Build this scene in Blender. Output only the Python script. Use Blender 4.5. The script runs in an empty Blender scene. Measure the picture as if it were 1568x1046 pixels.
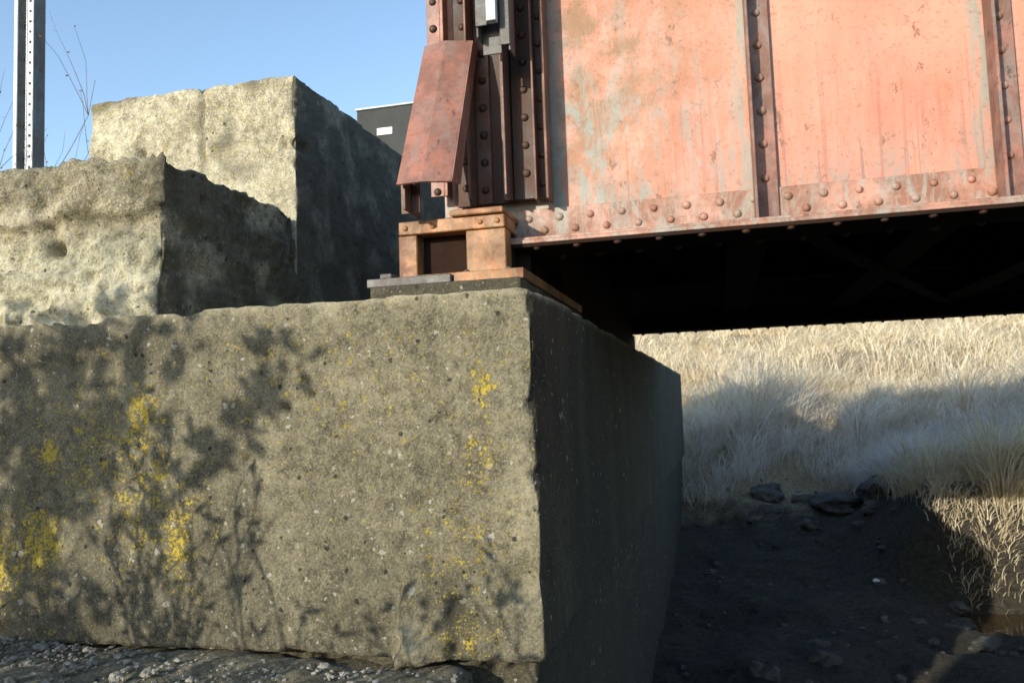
import bpy, bmesh, math, random
import numpy as np
from mathutils import Vector, Matrix, noise
random.seed(4); rng=np.random.default_rng(7)
sc=bpy.context.scene
COL=sc.collection
# ---------------------------------------------------------------- helpers
class M:
    def __init__(s,name,rough=0.9):
        s.m=bpy.data.materials.new(name); s.m.use_nodes=True
        s.t=s.m.node_tree; s.b=s.t.nodes['Principled BSDF']; s.b.inputs['Roughness'].default_value=rough
        s.co=s.n('ShaderNodeTexCoord').outputs['Object']
    def n(s,t,ins=None,**pr):
        nd=s.t.nodes.new(t)
        for k,v in pr.items(): setattr(nd,k,v)
        for k,v in (ins or {}).items():
            if isinstance(v,bpy.types.NodeSocket): s.t.links.new(v,nd.inputs[k])
            else: nd.inputs[k].default_value=v
        return nd
    def noise(s,sc_,det=4,rough=.6,scale=None,dist=0):
        v=s.co
        if scale: v=s.n('ShaderNodeMapping',{'Vector':s.co,'Scale':scale}).outputs[0]
        return s.n('ShaderNodeTexNoise',{'Vector':v,'Scale':sc_,'Detail':det,'Roughness':rough,'Distortion':dist}).outputs[0]
    def vor(s,sc_):
        if not hasattr(s,'wco'):
            nz=s.n('ShaderNodeTexNoise',{'Vector':s.co,'Scale':60.,'Detail':1.}).outputs['Color']
            s.wco=s.n('ShaderNodeMixRGB',{0:.012,1:s.co,2:nz}).outputs[0]
        nd=s.n('ShaderNodeTexVoronoi',{'Vector':s.wco,'Scale':sc_})
        return nd.outputs['Distance'],s.n('ShaderNodeSeparateColor',{0:nd.outputs['Color']}).outputs
    def rng(s,v,a,b,c=0.,d=1.):
        return s.n('ShaderNodeMapRange',{0:v,1:a,2:b,3:c,4:d}).outputs[0]
    def mth(s,op,a,b=0.):
        return s.n('ShaderNodeMath',{0:a,1:b},operation=op).outputs[0]
    def mul(s,a,b): return s.mth('MULTIPLY',a,b)
    def add(s,a,b): return s.mth('ADD',a,b)
    def mix(s,f,a,b,mode='MIX'):
        nd=s.n('ShaderNodeMix',data_type='RGBA',blend_type=mode)
        for i,v in ((0,f),(6,a),(7,b)):
            if isinstance(v,bpy.types.NodeSocket): s.t.links.new(v,nd.inputs[i])
            else: nd.inputs[i].default_value=v if i==0 else (*v,1) if len(v)==3 else v
        return nd.outputs[2]
    def attr(s,name):
        nd=s.n('ShaderNodeAttribute',attribute_name=name); return s.n('ShaderNodeSeparateColor',{0:nd.outputs['Color']}).outputs
    def xyz(s): return s.n('ShaderNodeSeparateXYZ',{0:s.co}).outputs
    def bump(s,h,dist,strg=1.):
        return s.n('ShaderNodeBump',{'Height':h,'Distance':dist,'Strength':strg}).outputs[0]
    def fin(s,col=None,nor=None,rough=None):
        for k,v in (('Base Color',col),('Normal',nor),('Roughness',rough)):
            if v is not None: s.t.links.new(v,s.b.inputs[k])
        return s.m
def sca(c,f): return tuple(min(.85,v*f) for v in c)
def new_obj(name,V,F,mat,parent=None,smooth=False):
    me=bpy.data.meshes.new(name); me.from_pydata(V,[],F); me.update()
    if smooth: me.polygons.foreach_set('use_smooth',[True]*len(me.polygons))
    ob=bpy.data.objects.new(name,me); COL.objects.link(ob)
    if mat: me.materials.append(mat)
    if parent: ob.parent=parent
    return ob
def empty(name,loc=(0,0,0)):
    e=bpy.data.objects.new(name,None); COL.objects.link(e); return e

class Acc:
    """accumulates bevelled boxes / plates / rivets in one mesh"""
    def __init__(s): s.bm=bmesh.new()
    def box(s,x0,x1,y0,y1,z0,z1,bev=.002):
        r=bmesh.ops.create_cube(s.bm,size=1)
        for v in r['verts']:
            v.co=Vector(((x0+x1)/2+v.co.x*(x1-x0),(y0+y1)/2+v.co.y*(y1-y0),(z0+z1)/2+v.co.z*(z1-z0)))
        if bev:
            es=set(e for v in r['verts'] for e in v.link_edges)
            bmesh.ops.bevel(s.bm,geom=list(es),offset=bev,segments=1,affect='EDGES')
    def slab(s,a,b,c,d,th):
        a,b,c,d=map(Vector,(a,b,c,d)); n=(b-a).cross(d-a).normalized()*th
        vs=[s.bm.verts.new(p) for p in (a,b,c,d,a+n,b+n,c+n,d+n)]
        for f in ((3,2,1,0),(4,5,6,7),(0,1,5,4),(1,2,6,5),(2,3,7,6),(3,0,4,7)): s.bm.faces.new([vs[i] for i in f])
    def rivet(s,p,n,r=.018,seg=10):
        n=Vector(n).normalized(); q=n.to_track_quat('Z','Y'); rings=[]
        r*=random.uniform(.92,1.06)
        for a in (0,25,50,72):
            a=math.radians(a)
            rings.append([s.bm.verts.new(Vector(p)+q@Vector((r*math.cos(a)*math.cos(t),r*math.cos(a)*math.sin(t),r*.75*math.sin(a)))) for t in [i*2*math.pi/seg for i in range(seg)]])
        for i in range(3):
            for j in range(seg):
                f=s.bm.faces.new((rings[i][j],rings[i][(j+1)%seg],rings[i+1][(j+1)%seg],rings[i+1][j])); f.smooth=True
        f=s.bm.faces.new(rings[3]); f.smooth=True
    def done(s,name,mat,parent=None):
        me=bpy.data.meshes.new(name); s.bm.normal_update(); s.bm.to_mesh(me); s.bm.free()
        ob=bpy.data.objects.new(name,me); COL.objects.link(ob); me.materials.append(mat)
        if parent: ob.parent=parent
        return ob

# ---------------------------------------------------------------- materials
def concrete(name,dark,light,spot,contrast=1.,agg=1.,lich=1.,bd=.012,blot=.6):
    k=M(name,.92)
    n1=k.noise(2.6,5,.65); n2=k.noise(23,5,.75); n3=k.noise(130,3,.75); st=k.noise(5,4,.6,scale=(1.6,1.6,.22)); n4=k.noise(6.5,5,.75)
    c=k.mix(k.rng(n1,.36,.64),dark,light)
    c=k.mix(k.mul(k.rng(n2,.5,.68),.6),c,sca(light,1.45))
    c=k.mix(k.mul(k.rng(n2,.49,.33),.75*contrast),c,sca(dark,.4))
    c=k.mix(k.mul(k.rng(n4,.47,.36),blot*contrast),c,sca(dark,.45))
    c=k.mix(k.mul(k.rng(st,.5,.72),.5*contrast),c,sca(dark,.42))
    c=k.mix(k.mul(k.rng(n3,.5,.68),.5),c,sca(light,1.6))
    c=k.mix(k.mul(k.rng(n3,.49,.33),.6),c,sca(dark,.35))
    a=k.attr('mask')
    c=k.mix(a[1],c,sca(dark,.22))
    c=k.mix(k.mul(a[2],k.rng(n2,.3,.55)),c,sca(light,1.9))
    v,vc=k.vor(120)
    g=k.mul(k.mth('LESS_THAN',v,.36),k.mth('GREATER_THAN',vc[0],.88))
    c=k.mix(k.mul(g,k.mul(vc[2],.65*agg)),c,spot)
    v2,vc2=k.vor(31)
    g3=k.mul(k.mth('LESS_THAN',v2,k.mul(n3,k.add(k.mul(vc2[1],.6),.2))),k.mth('GREATER_THAN',vc2[0],.82))
    c=k.mix(k.mul(g3,.6*agg),c,sca(spot,1.1))
    pit=k.mul(k.mth('LESS_THAN',v2,k.mul(vc2[2],.26)),k.mth('LESS_THAN',vc2[0],.24))
    c=k.mix(k.mul(pit,.85),c,sca(dark,.12))
    ln=k.noise(85,4,.85); ln2=k.noise(24,3,.7)
    lm=k.add(k.add(k.mul(ln,.66),k.mul(ln2,.34)),k.mul(a[0],.14*lich))
    lmask=k.rng(lm,.607,.64)
    lcol=k.mix(k.rng(n3,.3,.7),(.26,.20,.03),(.68,.50,.05))
    c=k.mix(k.mul(lmask,.9),c,lcol)
    h=k.add(k.add(k.mul(n2,1.),k.mul(n3,.35)),k.add(k.mul(g,.05),k.mul(lmask,.06)))
    h=k.mth('SUBTRACT',h,k.mul(pit,.5))
    return k.fin(c,k.bump(h,bd))
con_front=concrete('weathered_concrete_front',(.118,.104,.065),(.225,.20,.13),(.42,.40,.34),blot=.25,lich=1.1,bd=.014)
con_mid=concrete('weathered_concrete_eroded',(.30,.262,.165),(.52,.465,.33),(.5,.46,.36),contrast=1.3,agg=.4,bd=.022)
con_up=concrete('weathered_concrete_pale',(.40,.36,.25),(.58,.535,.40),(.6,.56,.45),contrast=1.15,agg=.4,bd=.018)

def paint(name,base,faded,grey,rust,mott=.0,left=False,rough=(.42,.7),spec=.5):
    k=M(name,.5); k.b.inputs['Specular IOR Level'].default_value=spec
    x=k.xyz()
    big=k.noise(1.4,4,.6); med=k.noise(6,5,.72); fine=k.noise(55,4,.75)
    stx=k.noise(4,4,.65,scale=(3,3,.35))
    c=k.mix(k.rng(big,.35,.65),base,faded)
    c=k.mix(k.mul(k.rng(stx,.5,.7),.45),c,sca(faded,1.2))
    lf=k.rng(x[0],.30,-.45) if left else 0.15
    f1=k.mul(k.rng(k.add(k.mul(med,.6),k.mul(big,.4)),.42,.54),k.add(k.mul(lf,1.2),mott))
    if left: f1=k.mul(f1,k.rng(x[2],.8,1.5,.45,1.))
    c=k.mix(f1,c,rust)
    st2=k.noise(7,5,.75,scale=(1.8,1.8,.5),dist=.8)
    low=k.rng(x[2],1.5,.75) if left else .4
    f2=k.mul(k.rng(st2,.46,.60),k.mul(k.add(lf,.12+mott),k.add(low,.40)))
    c=k.mix(f2,c,grey)
    if left:
        d=k.mth('PINGPONG',k.add(x[0],.702),.4335)
        f3=k.mul(k.rng(d,.13,.02),k.rng(stx,.40,.52))
        c=k.mix(k.mul(f3,.9),c,grey)
        f4=k.mul(k.rng(x[2],1.02,.78),k.rng(st2,.40,.56))
        c=k.mix(k.mul(f4,.7),c,sca(grey,.9))
        drip=k.noise(9,3,.6,scale=(5,1,.12))
        c=k.mix(k.mul(k.mul(k.rng(drip,.56,.66),k.rng(x[2],1.5,.9)),.55),c,sca(base,.55))
    c=k.mix(k.mul(k.rng(fine,.54,.7),.5),c,sca(rust,.5))
    sc_=k.noise(13,5,.8,scale=(1,1,.6))
    c=k.mix(k.mul(k.rng(sc_,.61,.65),.75),c,sca(rust,.5))
    r=k.rng(med,.3,.7,*rough)
    return k.fin(c,k.bump(k.add(k.mul(fine,.15),med),.006,.6),r)
SAL=(.52,.185,.118);SALF=(.63,.27,.185);GR=(.27,.28,.245);RU=(.24,.11,.06)
p_web=paint('faded_red_girder_paint',SAL,SALF,GR,(.29,.155,.082),.06,left=True)
p_stiff=paint('stiffener_paint',(.28,.115,.08),(.40,.18,.13),(.22,.20,.18),(.09,.045,.03),.5)
p_flange=paint('flange_paint',(.40,.18,.12),(.52,.28,.21),(.32,.31,.27),(.20,.09,.05),.65)
p_plate=paint('faded_red_plate_paint',(.28,.11,.075),(.38,.17,.115),(.22,.16,.14),(.12,.06,.045),.5)
p_dark=paint('rusty_shade_steel',(.045,.025,.02),(.07,.04,.028),(.05,.05,.045),(.11,.045,.025),.4,spec=.3)  # rust tone, darkened for shade on the girder end and far web
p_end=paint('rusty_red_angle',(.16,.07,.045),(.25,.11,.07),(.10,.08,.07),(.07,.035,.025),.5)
p_under=paint('shade_dark_steel',(.018,.012,.010),(.026,.017,.013),(.02,.02,.02),(.04,.018,.011),.4,rough=(.9,1.),spec=.05)  # under-bridge shade put into the steel's colour
p_bear=paint('rust_orange_steel',(.36,.145,.04),(.52,.22,.07),(.22,.14,.07),(.14,.055,.022),.75)
p_gal=paint('galvanised_steel',(.42,.48,.52),(.56,.62,.66),(.33,.38,.42),(.3,.3,.28),.15)
p_sole=paint('dark_grey_steel',(.06,.062,.06),(.10,.105,.105),(.13,.13,.13),(.08,.05,.03),.4)
def simple(name,a,b,sc_=20,rough=.9,bd=.01):
    k=M(name,rough); n1=k.noise(sc_,5,.7); n2=k.noise(sc_*.15,3)
    c=k.mix(k.rng(k.add(k.mul(n1,.6),k.mul(n2,.4)),.38,.62),a,b)
    return k.fin(c,k.bump(n1,bd))
m_wood=simple('tarred_timber',(.014,.012,.010),(.035,.028,.02))
m_rock=simple('stone',(.04,.037,.032),(.13,.122,.108),9)
m_cab=simple('dark_grey_sheet',(.025,.027,.028),(.045,.048,.05),6,.8,.001)
m_white=simple('white_label',(.75,.75,.75),(.8,.8,.8),6,.5,.0005)
m_twig=simple('dry_twig',(.10,.06,.03),(.19,.13,.08),40)
m_leaf=simple('dry_weed_leaf',(.16,.10,.04),(.28,.2,.09),40)
m_berry=simple('reddish_buds',(.32,.10,.06),(.4,.2,.1),40)

# ---------------------------------------------------------------- concrete blocks
def steps(a,b,fine0,f0,f1,coarse):
    out=[a]; p=a
    while p<b:
        if fine0[0]<=p<=fine0[1]: st=f0
        else:
            d=max(fine0[0]-p,p-fine0[1]); st=min(coarse,f0+f1*d)
        p+=st; out.append(min(p,b))
    e=[a+.006,a+.014,a+.024,b-.024,b-.014,b-.006]
    return sorted(set(round(v,4) for v in out+e if a<=v<=b))
def block(name,xs,ys,zs,mat,parent,rmin=.012,rchip=.03,amp=.006,extra=None,maskf=None,seed=0.):
    nx,ny,nz=len(xs),len(ys),len(zs); idx={};V=[];F=[]
    def vid(i,j,k):
        t=(i,j,k)
        if t not in idx: idx[t]=len(V); V.append(Vector((xs[i],ys[j],zs[k])))
        return idx[t]
    for i in range(nx-1):
        for k in range(nz-1):
            F.append((vid(i,0,k),vid(i+1,0,k),vid(i+1,0,k+1),vid(i,0,k+1)))
            F.append((vid(i,ny-1,k+1),vid(i+1,ny-1,k+1),vid(i+1,ny-1,k),vid(i,ny-1,k)))
        for j in range(ny-1):
            F.append((vid(i,j,nz-1),vid(i+1,j,nz-1),vid(i+1,j+1,nz-1),vid(i,j+1,nz-1)))
            F.append((vid(i,j+1,0),vid(i+1,j+1,0),vid(i+1,j,0),vid(i,j,0)))
    for j in range(ny-1):
        for k in range(nz-1):
            F.append((vid(nx-1,j,k),vid(nx-1,j+1,k),vid(nx-1,j+1,k+1),vid(nx-1,j,k+1)))
            F.append((vid(0,j,k+1),vid(0,j+1,k+1),vid(0,j+1,k),vid(0,j,k)))
    lo=Vector((xs[0],ys[0],zs[0]));hi=Vector((xs[-1],ys[-1],zs[-1])); off=Vector((seed,seed*1.7,0))
    out=[];masks=[]
    for p in V:
        q=p+off
        ch=max(0,noise.noise(q*5.)+.45*noise.noise(q*17.)-.05)
        r=rmin+rchip*min(1,ch*1.6)
        c=Vector([min(max(p[a],lo[a]+r),hi[a]-r) for a in range(3)])
        d=p-c; n=d.normalized() if d.length>1e-7 else Vector((0,0,1))
        p2=c+n*r
        f=noise.fractal(q*2.2,1.,2.,4)*amp+noise.fractal(q*14,1.,2.1,3)*amp*.5
        e=extra(p2,n) if extra else 0
        out.append(p2+n*(f+e)); masks.append(maskf(p2,n) if maskf else (0,0,0))
    ob=new_obj(name,out,F,mat,parent,True)
    ca=ob.data.color_attributes.new('mask','FLOAT_COLOR','POINT')
    ca.data.foreach_set('color',np.array([(*m,1) for m in masks],dtype=np.float32).ravel())
    return ob
G=lambda dx,dz,sx,sz: math.exp(-(dx/sx)**2-(dz/sz)**2)
cl=lambda v: max(0.,min(1.,v))
abut=empty('concrete_abutment')
L=[(-1.93,.0,.08,.13,1.),(-2.31,-.12,.06,.09,1.),(-2.35,-.42,.11,.15,1.05),(-1.78,-.42,.08,.2,.9),(-1.86,-.2,.05,.1,.9),(-.71,.05,.05,.12,.85),(-.72,-.15,.06,.08,.75),(-2.52,-.5,.1,.2,.85),(-.78,-.7,.12,.1,.55),(-2.1,-.1,.35,.3,.55),(-1.9,-.3,.25,.25,.6),(-1.2,.1,.6,.3,.33),(-.8,-.4,.2,.3,.4)]
HOLES=[(-1.385,.015,.014),(-1.53,-.15,.018),(-1.29,.06,.010),(-1.12,.12,.008),(-1.6,.2,.007),(-.86,-.04,.007)]
def ex_front(p,n):
    e=0
    if n.y<-.6:
        for hx,hz,hr in HOLES: e-=.03*math.exp(-((p.x-hx)**2+(p.z-hz)**2)/(hr*hr))
        if p.z<-.46:
            # spalled rib with a sharp left arris, widening to the foot
            t=min(1,(-.46-p.z)/.28); u=(p.x+1.0-.10*(p.z+.75)-.03*noise.noise(Vector((0,3,p.z*12))))
            if u>-.02: e+=.05*t*cl((u+.02)/.02)*math.exp(-max(0,u)/(.03+.06*t))*(1+.9*noise.noise(p*18))
            e-=.02*t*math.exp(-((p.x+.83+.04*noise.noise(p*9))/.02)**2)
        e+=.005*noise.noise(Vector((p.x*1.2,0,p.z*9)))
    if p.x>-.66 and p.y<2.6:
        e-=.04*max(0,noise.noise(Vector((3.1,1.2,p.z*6.5)))+.4*noise.noise(Vector((1.1,1.2,p.z*21)))-.08)*(1 if abs(n.x)>.15 and abs(n.y)>.15 else .3)
        e-=.04*G(p.x+.60,p.z+.52,.05,.05)
        if abs(n.x)>.15: e-=.03*G(p.z-.1,0,.11,1)*(.5+noise.noise(p*20))
    if n.z>.3: e-=.02*max(0,noise.noise(Vector((p.x*4,4,0))))+.01*max(0,noise.noise(Vector((p.x*15,7,0))))
    if n.z>.3 and p.x<-1.7: e-=.02
    if n.x>.6:
        e+=.008*noise.noise(Vector((0,p.y*1.2,p.z*5)))
    return e
def mk_front(p,n):
    l=0
    if n.y<-.3:
        for x,z,sx,sz,s in L: l=max(l,s*G(p.x-x,p.z-z,sx,sz))
    st=.0
    if n.x>.5: st=.84+.2*noise.noise(Vector((0,p.y*5,p.z*.7)))  # side face: its shade put into the mask, with streaks
    elif n.y<-.5:
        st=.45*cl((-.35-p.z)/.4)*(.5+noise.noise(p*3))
        st+=.45*cl((-1.9-p.x)/.35)*cl((p.z-.12)/.1)  # staining plus the cast shadow at upper left, put into the mask
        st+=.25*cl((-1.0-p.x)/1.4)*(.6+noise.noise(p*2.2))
        st+=.5*G(p.x+.82,p.z+.64,.035,.12)
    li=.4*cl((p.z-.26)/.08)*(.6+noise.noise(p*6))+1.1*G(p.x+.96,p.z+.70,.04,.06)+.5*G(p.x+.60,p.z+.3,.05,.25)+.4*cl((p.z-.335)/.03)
    if n.x>.5: li=.5*cl((p.z-.33)/.03)  # lit top edge of the side face painted in
    return (l,max(0,min(.93,st)),cl(li))
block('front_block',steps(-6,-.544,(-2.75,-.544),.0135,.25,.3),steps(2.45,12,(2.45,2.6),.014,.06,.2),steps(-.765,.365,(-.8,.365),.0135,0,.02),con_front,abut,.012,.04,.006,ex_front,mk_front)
block('lower_wall',steps(-6,-.585,(-1,-.585),.03,.2,.4),steps(2.54,11.9,(2.5,2.8),.03,.06,.3),steps(-3.2,-.755,(-1.6,-.755),.03,.2,.1),con_front,abut,.02,.03,.012,None,lambda p,n:(0,.85 if n.x>.5 else .5,0),3.)  # side face darkened in the mask to stand for its shade
def ex_mid(p,n):
    e=-.03*max(0,noise.noise(p*4+Vector((9,0,0))))-.03*max(0,noise.noise(p*10))-.022*abs(noise.noise(p*24))
    if n.y<-.5:
        e+=.04*cl((p.z-.76+.08*noise.noise(p*3))/.015)
        e+=.035*cl((.60+.1*noise.noise(p*2.+Vector((5,0,0)))-p.z)/.015)*cl((-2.1-p.x)/.1)
        e-=.09*math.exp(-((p.x+2.46)**2+(p.z-.66)**2)/.0012)
        e-=.06*math.exp(-((p.x+2.27)**2+(p.z-.53)**2)/.0007)
        e-=.05*math.exp(-((p.x+2.08)**2+(p.z-.58)**2)/.0007)
    return e
def mk_mid(p,n):
    if n.x>.5: return (0,cl(.80-1.3*max(0,noise.noise(p*7)+.3*noise.noise(p*20))),0)  # shaded side: darkness painted through the mask, broken by noise
    s=.6*cl((p.z-.80)/.06)*(.5+1.2*noise.noise(p*3))+1.3*max(0,noise.noise(p*2.6)+.6*noise.noise(p*8)-.08)
    s+=.6*cl((p.x+2.1)/.12)*(.5+noise.noise(p*5))
    return (.25,max(0,min(.8,s)),.25*cl((.75-p.z)/.1))
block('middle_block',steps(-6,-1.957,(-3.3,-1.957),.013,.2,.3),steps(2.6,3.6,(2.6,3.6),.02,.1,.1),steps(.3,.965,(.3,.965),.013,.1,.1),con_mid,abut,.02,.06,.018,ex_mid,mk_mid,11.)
def ex_up(p,n):
    e=-.015*max(0,noise.noise(p*8))-.012*abs(noise.noise(p*22))
    if n.y<-.5 or n.z>.5: e-=.02*math.exp(-((p.x+2.48+.012*noise.noise(p*8))/.010)**2)
    if n.x>.5: e-=.01*math.exp(-((p.y-4.35)/.01)**2)
    if p.y<3.72 and p.x>-2.03: e-=.035*math.exp(-((p.z-1.32)/.03)**2)
    if p.y<3.62: e-=.06*math.exp(-((p.x+2.84)**2+(p.z-1.36)**2)/.0006)
    return e
def mk_up(p,n):
    if n.x>.5: return (0,cl(.90-.8*max(0,noise.noise(p*6)+.3*noise.noise(p*20))),0)  # side turned from the sun is painted darker here
    j=.6*math.exp(-((p.x+2.48+.012*noise.noise(p*8))/.014)**2)
    return (.3,max(j,min(.75,1.3*(noise.noise(p*3.2+Vector((3,0,0)))+.6*noise.noise(p*9)-.10)+.4*cl((p.z-1.6)/.05))),0)
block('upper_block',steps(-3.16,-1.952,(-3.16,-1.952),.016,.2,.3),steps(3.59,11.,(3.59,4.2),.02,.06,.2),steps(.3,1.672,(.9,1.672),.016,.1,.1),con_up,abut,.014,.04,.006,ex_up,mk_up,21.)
block('bearing_pad',steps(-1.34,-.72,(-1.55,-.70),.03,.2,.3),steps(3.04,4.55,(3,4.6),.04,.1,.1),steps(.33,.49,(.3,.5),.03,.1,.1),con_front,abut,.008,.012,.003,None,lambda p,n:(0,.7,.0),31.)

# ---------------------------------------------------------------- bridge
bridge=empty('plate_girder_bridge')
STX=[-.702+.867+.867*i for i in range(0,15)]
def girder(Y,s,tag,detail=True):
    X0,X1=-1.13,13.2; Z0,Z1=.66,2.45
    pw,pf=(p_web,p_flange) if detail else (p_dark,p_under)  # far girder gets dark colours that stand for shade under the deck
    def yb(a,b):
        a,b=Y+s*a,Y+s*b; return (min(a,b),max(a,b))
    w=Acc(); w.box(X0,X1,*yb(-.006,.006),Z0,Z1,0); w.done(tag+'_web',pw,bridge)
    f=Acc()
    for sg in (1,-1):
        y=yb(sg*.0062,sg*.02); f.box(X0,X1,*y,Z0+.012,Z0+.165)
        f.box(X0,X1,*yb(sg*.0202,sg*.14),Z0+.012,Z0+.024)
        f.box(X0,X1,*yb(sg*.0062,sg*.02),Z1-.165,Z1-.0); f.box(X0,X1,*yb(sg*.0202,sg*.14),Z1-.014,Z1-.002)
    f.box(X0,X1,*yb(-.150,.150),Z0-.004,Z0+.0115); f.box(X0,X1,*yb(-.15,.15),Z1+.001,Z1+.016)
    f.done(tag+'_flanges',pf,bridge)
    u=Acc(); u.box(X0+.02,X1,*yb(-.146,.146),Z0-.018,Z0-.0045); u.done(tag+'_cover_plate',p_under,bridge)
    st=Acc()
    for x in STX:
        st.box(x,x+.012,*yb(.0205,.125),Z0+.026,Z1-.02); st.box(x+.0121,x+.095,*yb(.0205,.0325),Z0+.026,Z1-.02)
        st.box(x,x+.012,*yb(-.0205,-.125),Z0+.026,Z1-.02)
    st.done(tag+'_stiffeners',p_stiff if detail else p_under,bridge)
    r=Acc(); n=(0,s,0)
    yy=Y+s*.02
    x=X0+.05;i=0
    while x<(4.2 if detail else 4):
        r.rivet((x,yy,Z0+(.125 if i%2 else .072)),n,.0175); x+=.0655;i+=1
    if detail:
        for x in STX[:5]:
            z=.86
            while z<2.3: r.rivet((x+.048,Y+s*.0325,z),n,.0175); z+=.135+random.uniform(-.004,.004)
    r.done(tag+'_rivets',pf,bridge)
    r=Acc(); x=X0+.1
    while x<5: 
        r.rivet((x,Y+s*.125,Z0-.018),(0,0,-1),.0175); r.rivet((x+.06,Y-s*.115,Z0-.018),(0,0,-1),.0175); x+=.165
    r.done(tag+'_underside_rivets',p_dark,bridge)
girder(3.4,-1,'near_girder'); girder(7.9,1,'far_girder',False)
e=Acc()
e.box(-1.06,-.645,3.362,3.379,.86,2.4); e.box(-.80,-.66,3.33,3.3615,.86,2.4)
e.done('end_shade_plates',p_dark,bridge)  # dark colour of these added plates stands for shade on the girder end
e=Acc()
e.box(-1.16,-1.10,3.30,3.312,.9,2.4); e.box(-1.10,-1.085,3.3,3.37,.9,2.4)
e.done('end_corner_angle',p_plate,bridge)
e=Acc()
e.box(-.975,-.965,3.24,3.3615,.86,2.4); e.box(-.9645,-.90,3.348,3.3615,.86,2.4)
e.box(-.815,-.805,3.22,3.3295,.86,2.4); e.box(-.845,-.8155,3.318,3.3295,.86,2.4)
e.box(-.652,-.640,3.265,3.361,.84,2.4)
e.box(-.70,-.69,3.27,3.3295,.84,2.4)
e.done('end_stiffener_angles',p_end,bridge)
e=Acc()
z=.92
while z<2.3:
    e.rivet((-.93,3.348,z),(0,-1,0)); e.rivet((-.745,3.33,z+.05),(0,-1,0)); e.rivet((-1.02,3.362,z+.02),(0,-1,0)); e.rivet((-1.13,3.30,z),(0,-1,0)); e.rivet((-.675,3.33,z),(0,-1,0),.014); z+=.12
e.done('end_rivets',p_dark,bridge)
e=Acc()
a0,a1=(-1.178,2.95,.869),(-.958,2.95,.859); b0,b1=(-1.154,3.25,1.544),(-.944,3.25,1.54)
mA=(-1.068,2.925,.864); mB=(-1.05,3.225,1.545)
e.slab(a0,mA,mB,b0,-.008); e.slab(mA,a1,b1,mB,-.008)
e.slab((-.958,2.951,.859),(-.958,3.06,.875),(-.944,3.33,1.55),(-.944,3.251,1.54),.006)
e.box(-1.1,-1.0,3.24,3.36,1.42,1.44)
e.done('inclined_cover_plate',p_plate,bridge)
e=Acc()
e.box(-1.165,-1.155,2.98,3.16,.775,.90); e.box(-1.20,-1.165,3.05,3.06,.775,.95); e.box(-1.155,-1.12,3.05,3.06,.775,.95)
e.done('cover_plate_post',p_end,bridge)
e=Acc()
e.box(-.862,-.815,3.03,3.04,1.49,2.5); e.box(-.862,-.854,3.041,3.13,1.45,2.5); 
e.box(-.775,-.735,3.07,3.08,1.42,2.5); e.box(-.743,-.735,3.081,3.16,1.40,2.5); e.box(-.853,-.776,3.10,3.108,1.40,2.5)
e.done('hanging_channel_sides',p_sole,bridge)
e=Acc(); e.box(-.8145,-.7755,3.015,3.05,1.50,2.5); e.box(-.86,-.80,3.11,3.34,2.1,2.15)
e.done('hanging_channel',p_gal,bridge)
# bearing
e=Acc()
e.box(-1.25,-.80,3.14,3.32,.71,.765,.004)
e.box(-1.255,-1.175,3.15,3.22,.532,.7095,.004); e.box(-.965,-.80,3.15,3.24,.532,.7095,.004)
e.box(-1.02,-.80,3.12,3.40,.7655,.79,.004)
e.box(-1.1745,-.9655,3.16,3.20,.532,.545,.003)
for x in (-1.22,-1.1,-.9,-.83): e.rivet((x,3.14,.737),(0,-1,0),.012)
e.done('bearing_frame',p_bear,bridge)
e=Acc()
e.box(-1.174,-.966,3.225,3.5,.532,.709,.003); e.box(-.965,-.81,3.241,3.5,.532,.709,.003)
for y in (3.34,3.5,3.66,3.85,4.05): e.box(-.80,-.745,y,y+.018,.532,.66,.002)
e.box(-.809,-.801,3.25,4.3,.532,.655,.002)
e.done('bearing_back',p_under,bridge)
e=Acc()
e.box(-1.0,-.715,3.08,4.46,.4905,.5315,.003); e.done('bearing_base_plate',p_bear,bridge)
e=Acc(); e.box(-1.36,-1.005,3.06,4.4,.4905,.525,.003); e.box(-1.32,-1.27,3.10,3.3,.5255,.55,.003)
for x in (-1.3,-1.15,-.95,-.78): e.rivet((x,3.1,.5315 if x>-1 else .525),(0,0,1),.014)
e.done('bearing_sole_beam',p_sole,bridge)
e=Acc(); e.box(-1.25,-.80,7.6,8.2,.37,.641,.003); e.box(-1.05,-.70,4.47,7.6,.37,.45,.003)
e.done('far_bearing',p_under,bridge)
# floor system
e=Acc()
for i,x in enumerate(STX):
    e.box(x-.01,x+.01,3.43,7.87,.78,1.22,0); e.box(x-.1,x+.1,3.55,7.75,.76,.78,0); e.box(x-.1,x+.1,3.55,7.75,1.22,1.24,0)
e.box(-1.0,-.78,3.55,7.75,.451,1.24,0)
for y in (4.7,6.5): 
    e.box(-1,13,y-.01,y+.01,.9,1.36,0); e.box(-1,13,y-.1,y+.1,.88,.9,0)
for i in range(0,13,2):
    x=STX[i]; e.slab((x,3.5,.735),(x+.1,3.5,.735),(x+1.83,7.8,.735),(x+1.73,7.8,.735),.012)
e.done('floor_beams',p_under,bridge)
e=Acc()
x=-1.02
while x<13.: e.box(x,x+.24,3.6,7.7,1.37,1.58,.01); x+=.3
e.box(-1.05,13.2,3.56,7.74,1.585,1.62,0)
e.done('timber_deck',m_wood,bridge)
e=Acc(); 
for y in (4.9,6.35): e.box(-1.1,13.5,y-.035,y+.035,1.74,1.79); e.box(-1.1,13.5,y-.01,y+.01,1.64,1.74); e.box(-1.1,13.5,y-.07,y+.07,1.621,1.64)
e.done('rails',p_dark,bridge)
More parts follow.
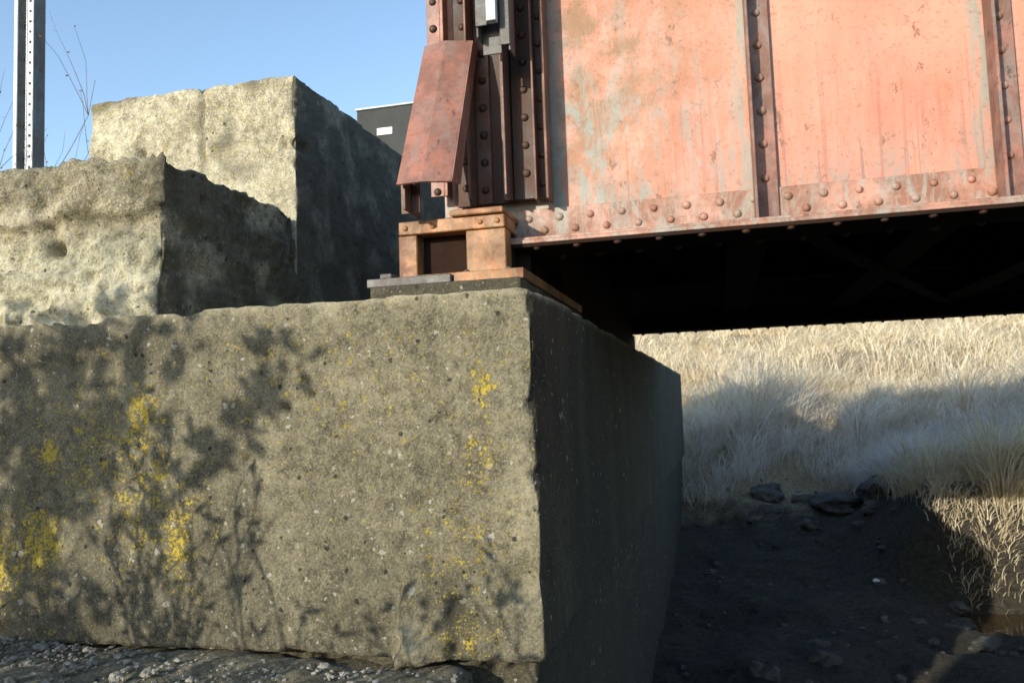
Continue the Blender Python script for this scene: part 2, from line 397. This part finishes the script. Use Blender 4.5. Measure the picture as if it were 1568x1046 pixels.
block('far_bank_abutment',steps(12.6,15,(12.6,13),.1,.2,.4),steps(1.5,10,(1.5,2),.1,.2,.4),steps(-3,.62,(-1,.6),.1,.2,.2),con_up,None,.02,.03,.012,None,None,5.)

cab=empty('signal_cabinet')
e=Acc(); e.box(-2.95,-2.2,6.5,6.95,1.66,2.60,.01); e.done('body',m_cab,cab)
e=Acc(); e.box(-2.96,-2.19,6.49,6.96,2.601,2.618,.003); e.done('lid',p_gal,cab)
e=Acc(); e.box(-2.76,-2.62,6.492,6.4995,2.36,2.42,.001); e.done('label',m_white,cab)

post=empty('steel_lattice_post')
e=Acc()
e.box(-5.05,-5.02,4.98,4.99,.33,5.2); e.box(-4.925,-4.875,4.98,4.99,.33,5.2)
e.box(-4.95,-4.94,4.99,5.1,.33,5.2)
e.done('channels',simple('pale_galvanised',(.5,.53,.55),(.66,.68,.7),8,.5,.001),post)
e=Acc()
e.box(-5.05,-5.042,4.991,5.1,.33,5.2); e.box(-4.884,-4.876,4.991,5.1,.33,5.2)
z=.4
while z<5.1: e.slab((-5.03,5.06,z),(-4.94,5.06,z+.13),(-4.94,5.06,z+.16),(-5.03,5.06,z+.03),.006); z+=.26
z=.45
while z<5.1: e.rivet((-4.9,4.98,z),(0,-1,0),.012); z+=.08
e.done('lacing_and_bolts',p_sole,post)

# ---------------------------------------------------------------- terrain
YP=np.array([-600,-40,-8,0,3,5.5,8,9.5,11.3,13,18,28,42,70,140,600.]);ZP=np.array([2.,1.,-.9,-1.5,-1.75,-1.95,-1.86,-1.72,-1.32,-.85,.05,1.8,3.6,6.0,7.5,9.])
def H(x,y):
    x=np.asarray(x,float);y=np.asarray(y,float)
    z=np.interp(y,YP,ZP)
    r=1/(1+np.exp(-np.clip((x-2.0)*6,-40,40)))
    r2=1/(1+np.exp(-np.clip((x-1.6)*5,-40,40)))
    z=z-.5*np.exp(-np.abs((y-8.15)/.62)**4)*r
    bank=.75/(1+np.exp(-np.clip((y-8.85)*10,-40,40)))*np.exp(-(np.maximum(y-9.3,0)/2.2)**2)
    z+=bank*r2
    z+=.50*np.exp(-((x-6.5)/2.6)**2-((y-14)/2.2)**2)+.22*np.exp(-((x-.3)/1.2)**2-((y-14.5)/1.5)**2)
    far=np.clip((y-8)/10,0,1)
    z+=far*(.12*np.sin(x*.9+y*.4)+.10*np.sin(x*.37-y*.83+1)+.05*np.sin(x*2.1+y*1.7))
    z+=.03*np.sin(x*3.1+1.3*np.sin(y*2.3))+.03*np.sin(y*4.1+1.1*np.sin(x*3.7))
    z+=np.clip((-3-x)/6,0,1)*np.clip((20-y)/8,0,1)*1.2*np.clip((y-0)/3,0,1)
    z+=2.9*np.exp(-np.abs((x+1.05)/2.42)**12-np.abs((y+4.0)/1.3)**4)   # unseen mound behind the viewpoint, added to shade the lower-right ground
    return z
N=330
s=np.linspace(-1,1,N); ax=2+8*s+590*np.sign(s)*np.abs(s)**7
ay=8+8*s+590*np.sign(s)*np.abs(s)**7
X,Y=np.meshgrid(ax,ay); Z=H(X,Y)
V=[];
for x,y,z in zip(X.ravel(),Y.ravel(),Z.ravel()):
    if -6<x<12 and -1<y<17:
        z+=.06*noise.fractal(Vector((x*2.2,y*2.2,0)),1.,2.,5)+.02*noise.noise(Vector((x*14,y*14,3)))
    V.append((x,y,z))
F=[(j*N+i,j*N+i+1,(j+1)*N+i+1,(j+1)*N+i) for j in range(N-1) for i in range(N-1)]
k=M('ground_soil_and_straw',.95)
xx=k.xyz(); n1=k.noise(3,5,.65); n2=k.noise(24,5,.75); n3=k.noise(90,3,.7)
mud=k.mix(k.rng(n2,.35,.65),(.018,.015,.011),(.085,.07,.05)); mud=k.mix(k.mul(k.rng(n1,.5,.62),.5),mud,(.045,.052,.022))
mud=k.mix(k.mul(k.rng(n3,.58,.68),.5),mud,(.19,.17,.14))
straw=k.mix(k.rng(n2,.35,.65),(.26,.19,.11),(.6,.49,.31))
g=k.rng(k.add(xx[1],k.mul(n1,1.5)),11.4,12.4)
new_obj('ground',V,F,k.fin(k.mix(g,mud,straw),k.bump(k.add(n2,k.mul(n3,.25)),.06)),None,True)
k=M('creek_water',.06); k.b.inputs['IOR'].default_value=1.33
n1=k.noise(9,3,.5); m_water=k.fin(k.mix(n1,(.05,.033,.016),(.085,.055,.028)),k.bump(n1,.01,.4))
new_obj('creek_water',[(1.6,7.2,-2.06),(30,7.2,-2.06),(30,9.2,-2.06),(1.6,9.2,-2.06)],[(0,1,2,3)],m_water)

def ex_led(p,n): return (.05*cl((-1.2-p.x)/1.3)+.02*noise.noise(p*6)) if n.z>.5 else 0
block('gravel_ledge',steps(-6,-.80,(-2.8,-.8),.025,.2,.3),steps(.5,2.58,(1.4,2.58),.025,.2,.1),steps(-2.6,-.80,(-1,-.8),.05,.2,.2),con_front,None,.05,.1,.03,ex_led,lambda p,n:(0,.25,.1),41.)
def rocks(name,pts,mat):
    V=[];F=[]
    for (x,y,z,r) in pts:
        bm=bmesh.new(); bmesh.ops.create_icosphere(bm,subdivisions=2 if r<.05 else 3,radius=1)
        o=Vector((random.random()*50,0,0)); sx,sy,sz=random.uniform(.8,1.3),random.uniform(.8,1.3),random.uniform(.45,.8)
        a=random.random()*6.3; base=len(V)
        for v in bm.verts:
            p=v.co*(1+.5*noise.noise(v.co*1.3+o)+.15*noise.noise(v.co*4+o)); p=Vector((p.x*sx,p.y*sy,p.z*sz))*r
            V.append((x+p.x*math.cos(a)-p.y*math.sin(a),y+p.x*math.sin(a)+p.y*math.cos(a),z+p.z))
        for f in bm.faces: F.append([base+v.index for v in f.verts])
        bm.free()
    return new_obj(name,V,F,mat)
pts=[]
for i in range(420):
    x=random.uniform(-.5,4.5);y=random.uniform(5,12.3);r=min(.12,.007+.011*random.paretovariate(1.7))
    pts.append((x,y,float(H(x,y))-.1*r,r))
for (x,y,r) in ((1.35,11.0,.30),(1.75,10.6,.26),(1.0,11.3,.18),(.5,11.6,.2),(1.6,10.1,.13),(1.95,10.2,.16),(2.1,9.5,.12)):
    pts.append((x,y,float(H(x,y))+.01,r))
rocks('rocks',pts,m_rock)
pts=[]
for i in range(1300):
    x=random.uniform(-3,-.80);y=2.43-abs(random.gauss(0,.24));r=random.uniform(.0025,.008)*(2.8 if random.random()<.07 else 1)
    pts.append((x,y,-.80+.05*cl((-1.2-x)/1.3)+random.uniform(-.004,.012),r))
rocks('gravel',pts,simple('pale_gravel',(.10,.09,.07),(.34,.32,.27),12))
rocks('litter',[(1.33,8.6,float(H(1.33,8.6))+.05,.03)],m_white)

# ---------------------------------------------------------------- dry grass
def grass(name,x,y,h,w,lean,mat,azm=None):
    n=len(x); z=H(x,y)-.03
    az=rng.uniform(0,2*np.pi,n) if azm is None else azm
    dx=np.cos(az)*lean+.25*lean; dy=np.sin(az)*lean-.35*lean
    pa=rng.uniform(0,np.pi,n); wx=np.cos(pa)*w/2; wy=np.sin(pa)*w/2
    P=np.zeros((n,7,3))
    for i,(t,ww) in enumerate(((0,1.),(.45,.9),(.8,.6))):
        cx=x+dx*h*t*t; cy=y+dy*h*t*t; cz=z+h*(t-.35*lean*t**2.6)
        P[:,2*i,0]=cx-wx*ww;P[:,2*i,1]=cy-wy*ww;P[:,2*i,2]=cz
        P[:,2*i+1,0]=cx+wx*ww;P[:,2*i+1,1]=cy+wy*ww;P[:,2*i+1,2]=cz
    t=1.08; P[:,6,0]=x+dx*h*t*t;P[:,6,1]=y+dy*h*t*t;P[:,6,2]=z+h*(1-.42*lean)
    b=(np.arange(n)*7)[:,None]
    q=np.concatenate([b+np.array([[0,1,3,2]]),b+np.array([[2,3,5,4]])],1).reshape(-1)
    tri=(b+np.array([[4,5,6]])).reshape(-1)
    me=bpy.data.meshes.new(name); me.vertices.add(n*7); me.vertices.foreach_set('co',P.ravel().astype(np.float32))
    li=np.concatenate([q,tri]).astype(np.int32); nl=len(li); npol=n*3
    me.loops.add(nl); me.loops.foreach_set('vertex_index',li)
    starts=np.concatenate([np.arange(n*2)*4,n*8+np.arange(n)*3]).astype(np.int32)
    me.polygons.add(npol); me.polygons.foreach_set('loop_start',starts)
    me.update(calc_edges=True); me.validate()
    at=me.attributes.new('tone','FLOAT','POINT'); at.data.foreach_set('value',np.repeat(rng.random(n),7).astype(np.float32))
    ob=bpy.data.objects.new(name,me); COL.objects.link(ob); me.materials.append(mat); return ob
k=M('dry_grass',.7)
tn=k.n('ShaderNodeAttribute',attribute_name='tone').outputs['Fac']; nn=k.noise(.8,3)
c=k.mix(k.rng(tn,.05,.7),(.46,.35,.19),(.95,.86,.66)); c=k.mix(k.mul(k.rng(nn,.4,.65),.45),c,(.84,.69,.46))
x=k.xyz(); frost_sky_tint=k.mul(k.mul(k.rng(x[1],16.,13.),k.rng(x[1],9.6,10.8)),k.rng(k.add(nn,k.mul(tn,.5)),.5,.9))
c=k.mix(k.mul(frost_sky_tint,.6),c,(.70,.72,.80))  # frost plus skylit blue of the bridge shadow, put into the colour
k.t.links.new(c,k.b.inputs['Base Color'])
tr=k.n('ShaderNodeBsdfTranslucent',{'Color':c}); mx=k.n('ShaderNodeMixShader',{0:.3,1:k.b.outputs[0],2:tr.outputs[0]})
k.t.links.new(mx.outputs[0],k.t.nodes['Material Output'].inputs[0]); m_grass=k.m
def clump(n,x0,x1,y0,y1,per,sp):
    c=n//per; cx=rng.uniform(x0,x1,c);cy=rng.uniform(y0,y1,c)
    ox=rng.normal(0,sp,c*per);oy=rng.normal(0,sp,c*per)
    hs=np.repeat(rng.uniform(.65,1.4,c),per)
    return np.repeat(cx,per)+ox,np.repeat(cy,per)+oy,np.arctan2(oy,ox)+rng.normal(0,.6,c*per),hs
parts=[clump(80000,-2.5,13,10.9,18,60,.10),clump(46000,1.6,6.5,8.7,11.8,60,.09),clump(60000,-4,30,18,34,25,.16),clump(40000,-8,60,34,75,20,.25)]
x,y,az,hs=[np.concatenate([p[i] for p in parts]) for i in range(4)]
edge=12.0-3.27/(1+np.exp(-np.clip((x-1.75)*7,-40,40)))-.6*(x<.2)+.15*np.sin(x*2.3)
keep=y>edge+rng.normal(0,.2,len(x))
x=x[keep];y=y[keep];az=az[keep];hs=hs[keep];n=len(x)
patch=.75+.35*np.sin(x*1.1+np.sin(y*.9)*2)*np.sin(y*.8+x*.3)
h=rng.uniform(.3,.75,n)*patch*hs*np.where(y>18,1.15,1.)*np.where(y<9.8,.8,1.)
w=np.interp(y,[9,18,34,75],[.007,.012,.03,.07])*rng.uniform(.6,1.3,n)
lean=rng.uniform(.25,1.3,n)
grass('dry_grass',x,y,h,w,lean,m_grass,az)
cs=[(rng.uniform(3.2,10),rng.uniform(11.2,15)) for _ in range(110)]+[(rng.uniform(1.9,4.6),rng.uniform(9.1,10.6)) for _ in range(34)]+[(rng.uniform(-.3,2.5),rng.uniform(12.8,15.5)) for _ in range(14)]
X_=[];Y_=[];A_=[];H_=[]
for cx,cy in cs:
    m=130; ox=rng.normal(0,.09,m);oy=rng.normal(0,.09,m); X_.append(cx+ox);Y_.append(cy+oy);A_.append(np.arctan2(oy,ox)+rng.normal(0,.4,m)); H_.append(rng.uniform(.5,1.1,m)*rng.uniform(.75,1.3)*(.7 if cy<11 else 1))
X_,Y_,A_,H_=map(np.concatenate,(X_,Y_,A_,H_)); n=len(X_)
grass('dry_reeds',X_,Y_,H_,rng.uniform(.006,.013,n),rng.uniform(.15,1.,n),m_grass,A_)

# ---------------------------------------------------------------- weeds / shrub
def tube(V,F,pts,r0,r1,seg=4):
    b0=len(V);m=len(pts)
    for i,p in enumerate(pts):
        d=(pts[min(i+1,m-1)]-pts[max(i-1,0)]).normalized(); q=d.to_track_quat('Z','Y'); r=r0+(r1-r0)*i/(m-1)
        for j in range(seg):
            t=j*2*math.pi/seg; V.append(p+q@Vector((r*math.cos(t),r*math.sin(t),0)))
    for i in range(m-1):
        for j in range(seg):
            F.append((b0+i*seg+j,b0+i*seg+(j+1)%seg,b0+(i+1)*seg+(j+1)%seg,b0+(i+1)*seg+j))
def plant(name,base,n,h,nl,leaf,spread=(.25,.12),sub=5,mleaf=None,r=.003,tilt=.22,lw=.2,lo=2,dirv=(0,0,1)):
    e=empty(name); V=[];F=[];LV=[];LF=[]
    def leafq(p,L_,W_):
        d=Vector((random.gauss(0,.5),random.gauss(0,.5),random.gauss(.3,.6))).normalized(); u=d.cross(Vector((random.random(),random.random(),random.random()))).normalized()
        b=len(LV); LV.extend([p,p+d*L_*.5+u*W_,p+d*L_,p+d*L_*.5-u*W_]); LF.append((b,b+1,b+2,b+3))
    for s_ in range(n):
        p=Vector(base)+Vector((random.gauss(0,spread[0]),random.gauss(0,spread[1]),0)); d=(Vector(dirv)+Vector((random.gauss(0,tilt),random.gauss(0,tilt),0))).normalized()
        hh=h*random.uniform(.6,1.1); pts=[p.copy()]
        for i in range(8):
            d=(d+Vector((random.gauss(0,.09),random.gauss(0,.09),-.01))).normalized(); p=p+d*hh/8; pts.append(p.copy())
        tube(V,F,pts,r,r*.5)
        for j in range(sub):
            i=random.randint(lo,7); q=pts[i].copy(); dd=(d+Vector((random.gauss(0,.5),random.gauss(0,.5),.3))).normalized(); pp=[q.copy()]
            for i in range(5):
                dd=(dd+Vector((random.gauss(0,.15),random.gauss(0,.15),.03))).normalized(); q=q+dd*hh*.065; pp.append(q.copy())
            tube(V,F,pp,r*.7,r*.3,3)
            for i in range(nl): leafq(random.choice(pp[1:]),leaf*random.uniform(.6,1.3),leaf*lw)
        for i in range(nl): leafq(random.choice(pts[lo:]),leaf*random.uniform(.6,1.3),leaf*lw)
    new_obj(name+'_stems',V,F,m_twig,e); 
    if nl: new_obj(name+'_leaves',LV,LF,mleaf or m_leaf,e)
plant('dry_shrub',(-2.5,.75,-1.0),20,1.12,3,.075,(.40,.12),6,r=.007,tilt=.13,lw=.17,lo=3)
plant('dry_shrub',(-1.72,.65,-1.0),11,.92,3,.075,(.24,.10),6,r=.007,tilt=.11,lw=.17,lo=3)
plant('dry_shrub',(-3.95,-.5,-1.45),13,2.75,16,.10,(.20,.1),7,r=.007,tilt=.03,lw=.3,lo=7)
plant('dry_weeds',(-2.40,2.3,-.76),6,.30,1,.02,(.05,.04),5,r=.0018,lw=.3)
plant('dry_weeds',(-2.32,2.2,-.76),4,.18,1,.02,(.05,.04),5,r=.0018,lw=.3,tilt=.6)
plant('red_twigs',(-4.95,4.75,.36),8,2.2,3,.03,(.03,.06),7,m_berry,r=.004,tilt=.035)

# ---------------------------------------------------------------- light
AZ,EL=math.radians(205),math.radians(15)
sd=Vector((math.sin(AZ)*math.cos(EL),math.cos(AZ)*math.cos(EL),math.sin(EL)))
ld=bpy.data.lights.new('sun','SUN'); ld.energy=5.; ld.angle=math.radians(.5); ld.color=(1,.925,.775)
lo=bpy.data.objects.new('sun',ld); COL.objects.link(lo); lo.rotation_euler=(-sd).to_track_quat('-Z','Y').to_euler()
w=bpy.data.worlds.new('World'); sc.world=w; w.use_nodes=True; nt=w.node_tree
sk=nt.nodes.new('ShaderNodeTexSky'); sk.sky_type='NISHITA'; sk.sun_disc=False; sk.sun_elevation=EL; sk.sun_rotation=AZ
sk.dust_density=.6; sk.ozone_density=1.6
bg=nt.nodes['Background']; bg.inputs[1].default_value=.31; nt.links.new(sk.outputs[0],bg.inputs[0])
# ---------------------------------------------------------------- camera
ps,th,ro=math.radians(14.05),math.radians(4.43),math.radians(2.)
Fw=Vector((-math.sin(ps)*math.cos(th),math.cos(ps)*math.cos(th),math.sin(th))); R=Vector((math.cos(ps),math.sin(ps),0)); U=R.cross(Fw)
rt=R*math.cos(ro)-U*math.sin(ro); up=R*math.sin(ro)+U*math.cos(ro)
cd=bpy.data.cameras.new('camera'); cam=bpy.data.objects.new('camera',cd); COL.objects.link(cam)
cam.matrix_world=Matrix(((rt.x,up.x,-Fw.x,0),(rt.y,up.y,-Fw.y,0),(rt.z,up.z,-Fw.z,0),(0,0,0,1)))
cd.sensor_width=36; cd.lens=29.07; cd.clip_start=.05; cd.clip_end=2000
cd.dof.use_dof=True; cd.dof.focus_distance=2.7; cd.dof.aperture_fstop=7
sc.camera=cam
sc.view_settings.view_transform='Standard'; sc.view_settings.look='None'; sc.view_settings.exposure=0
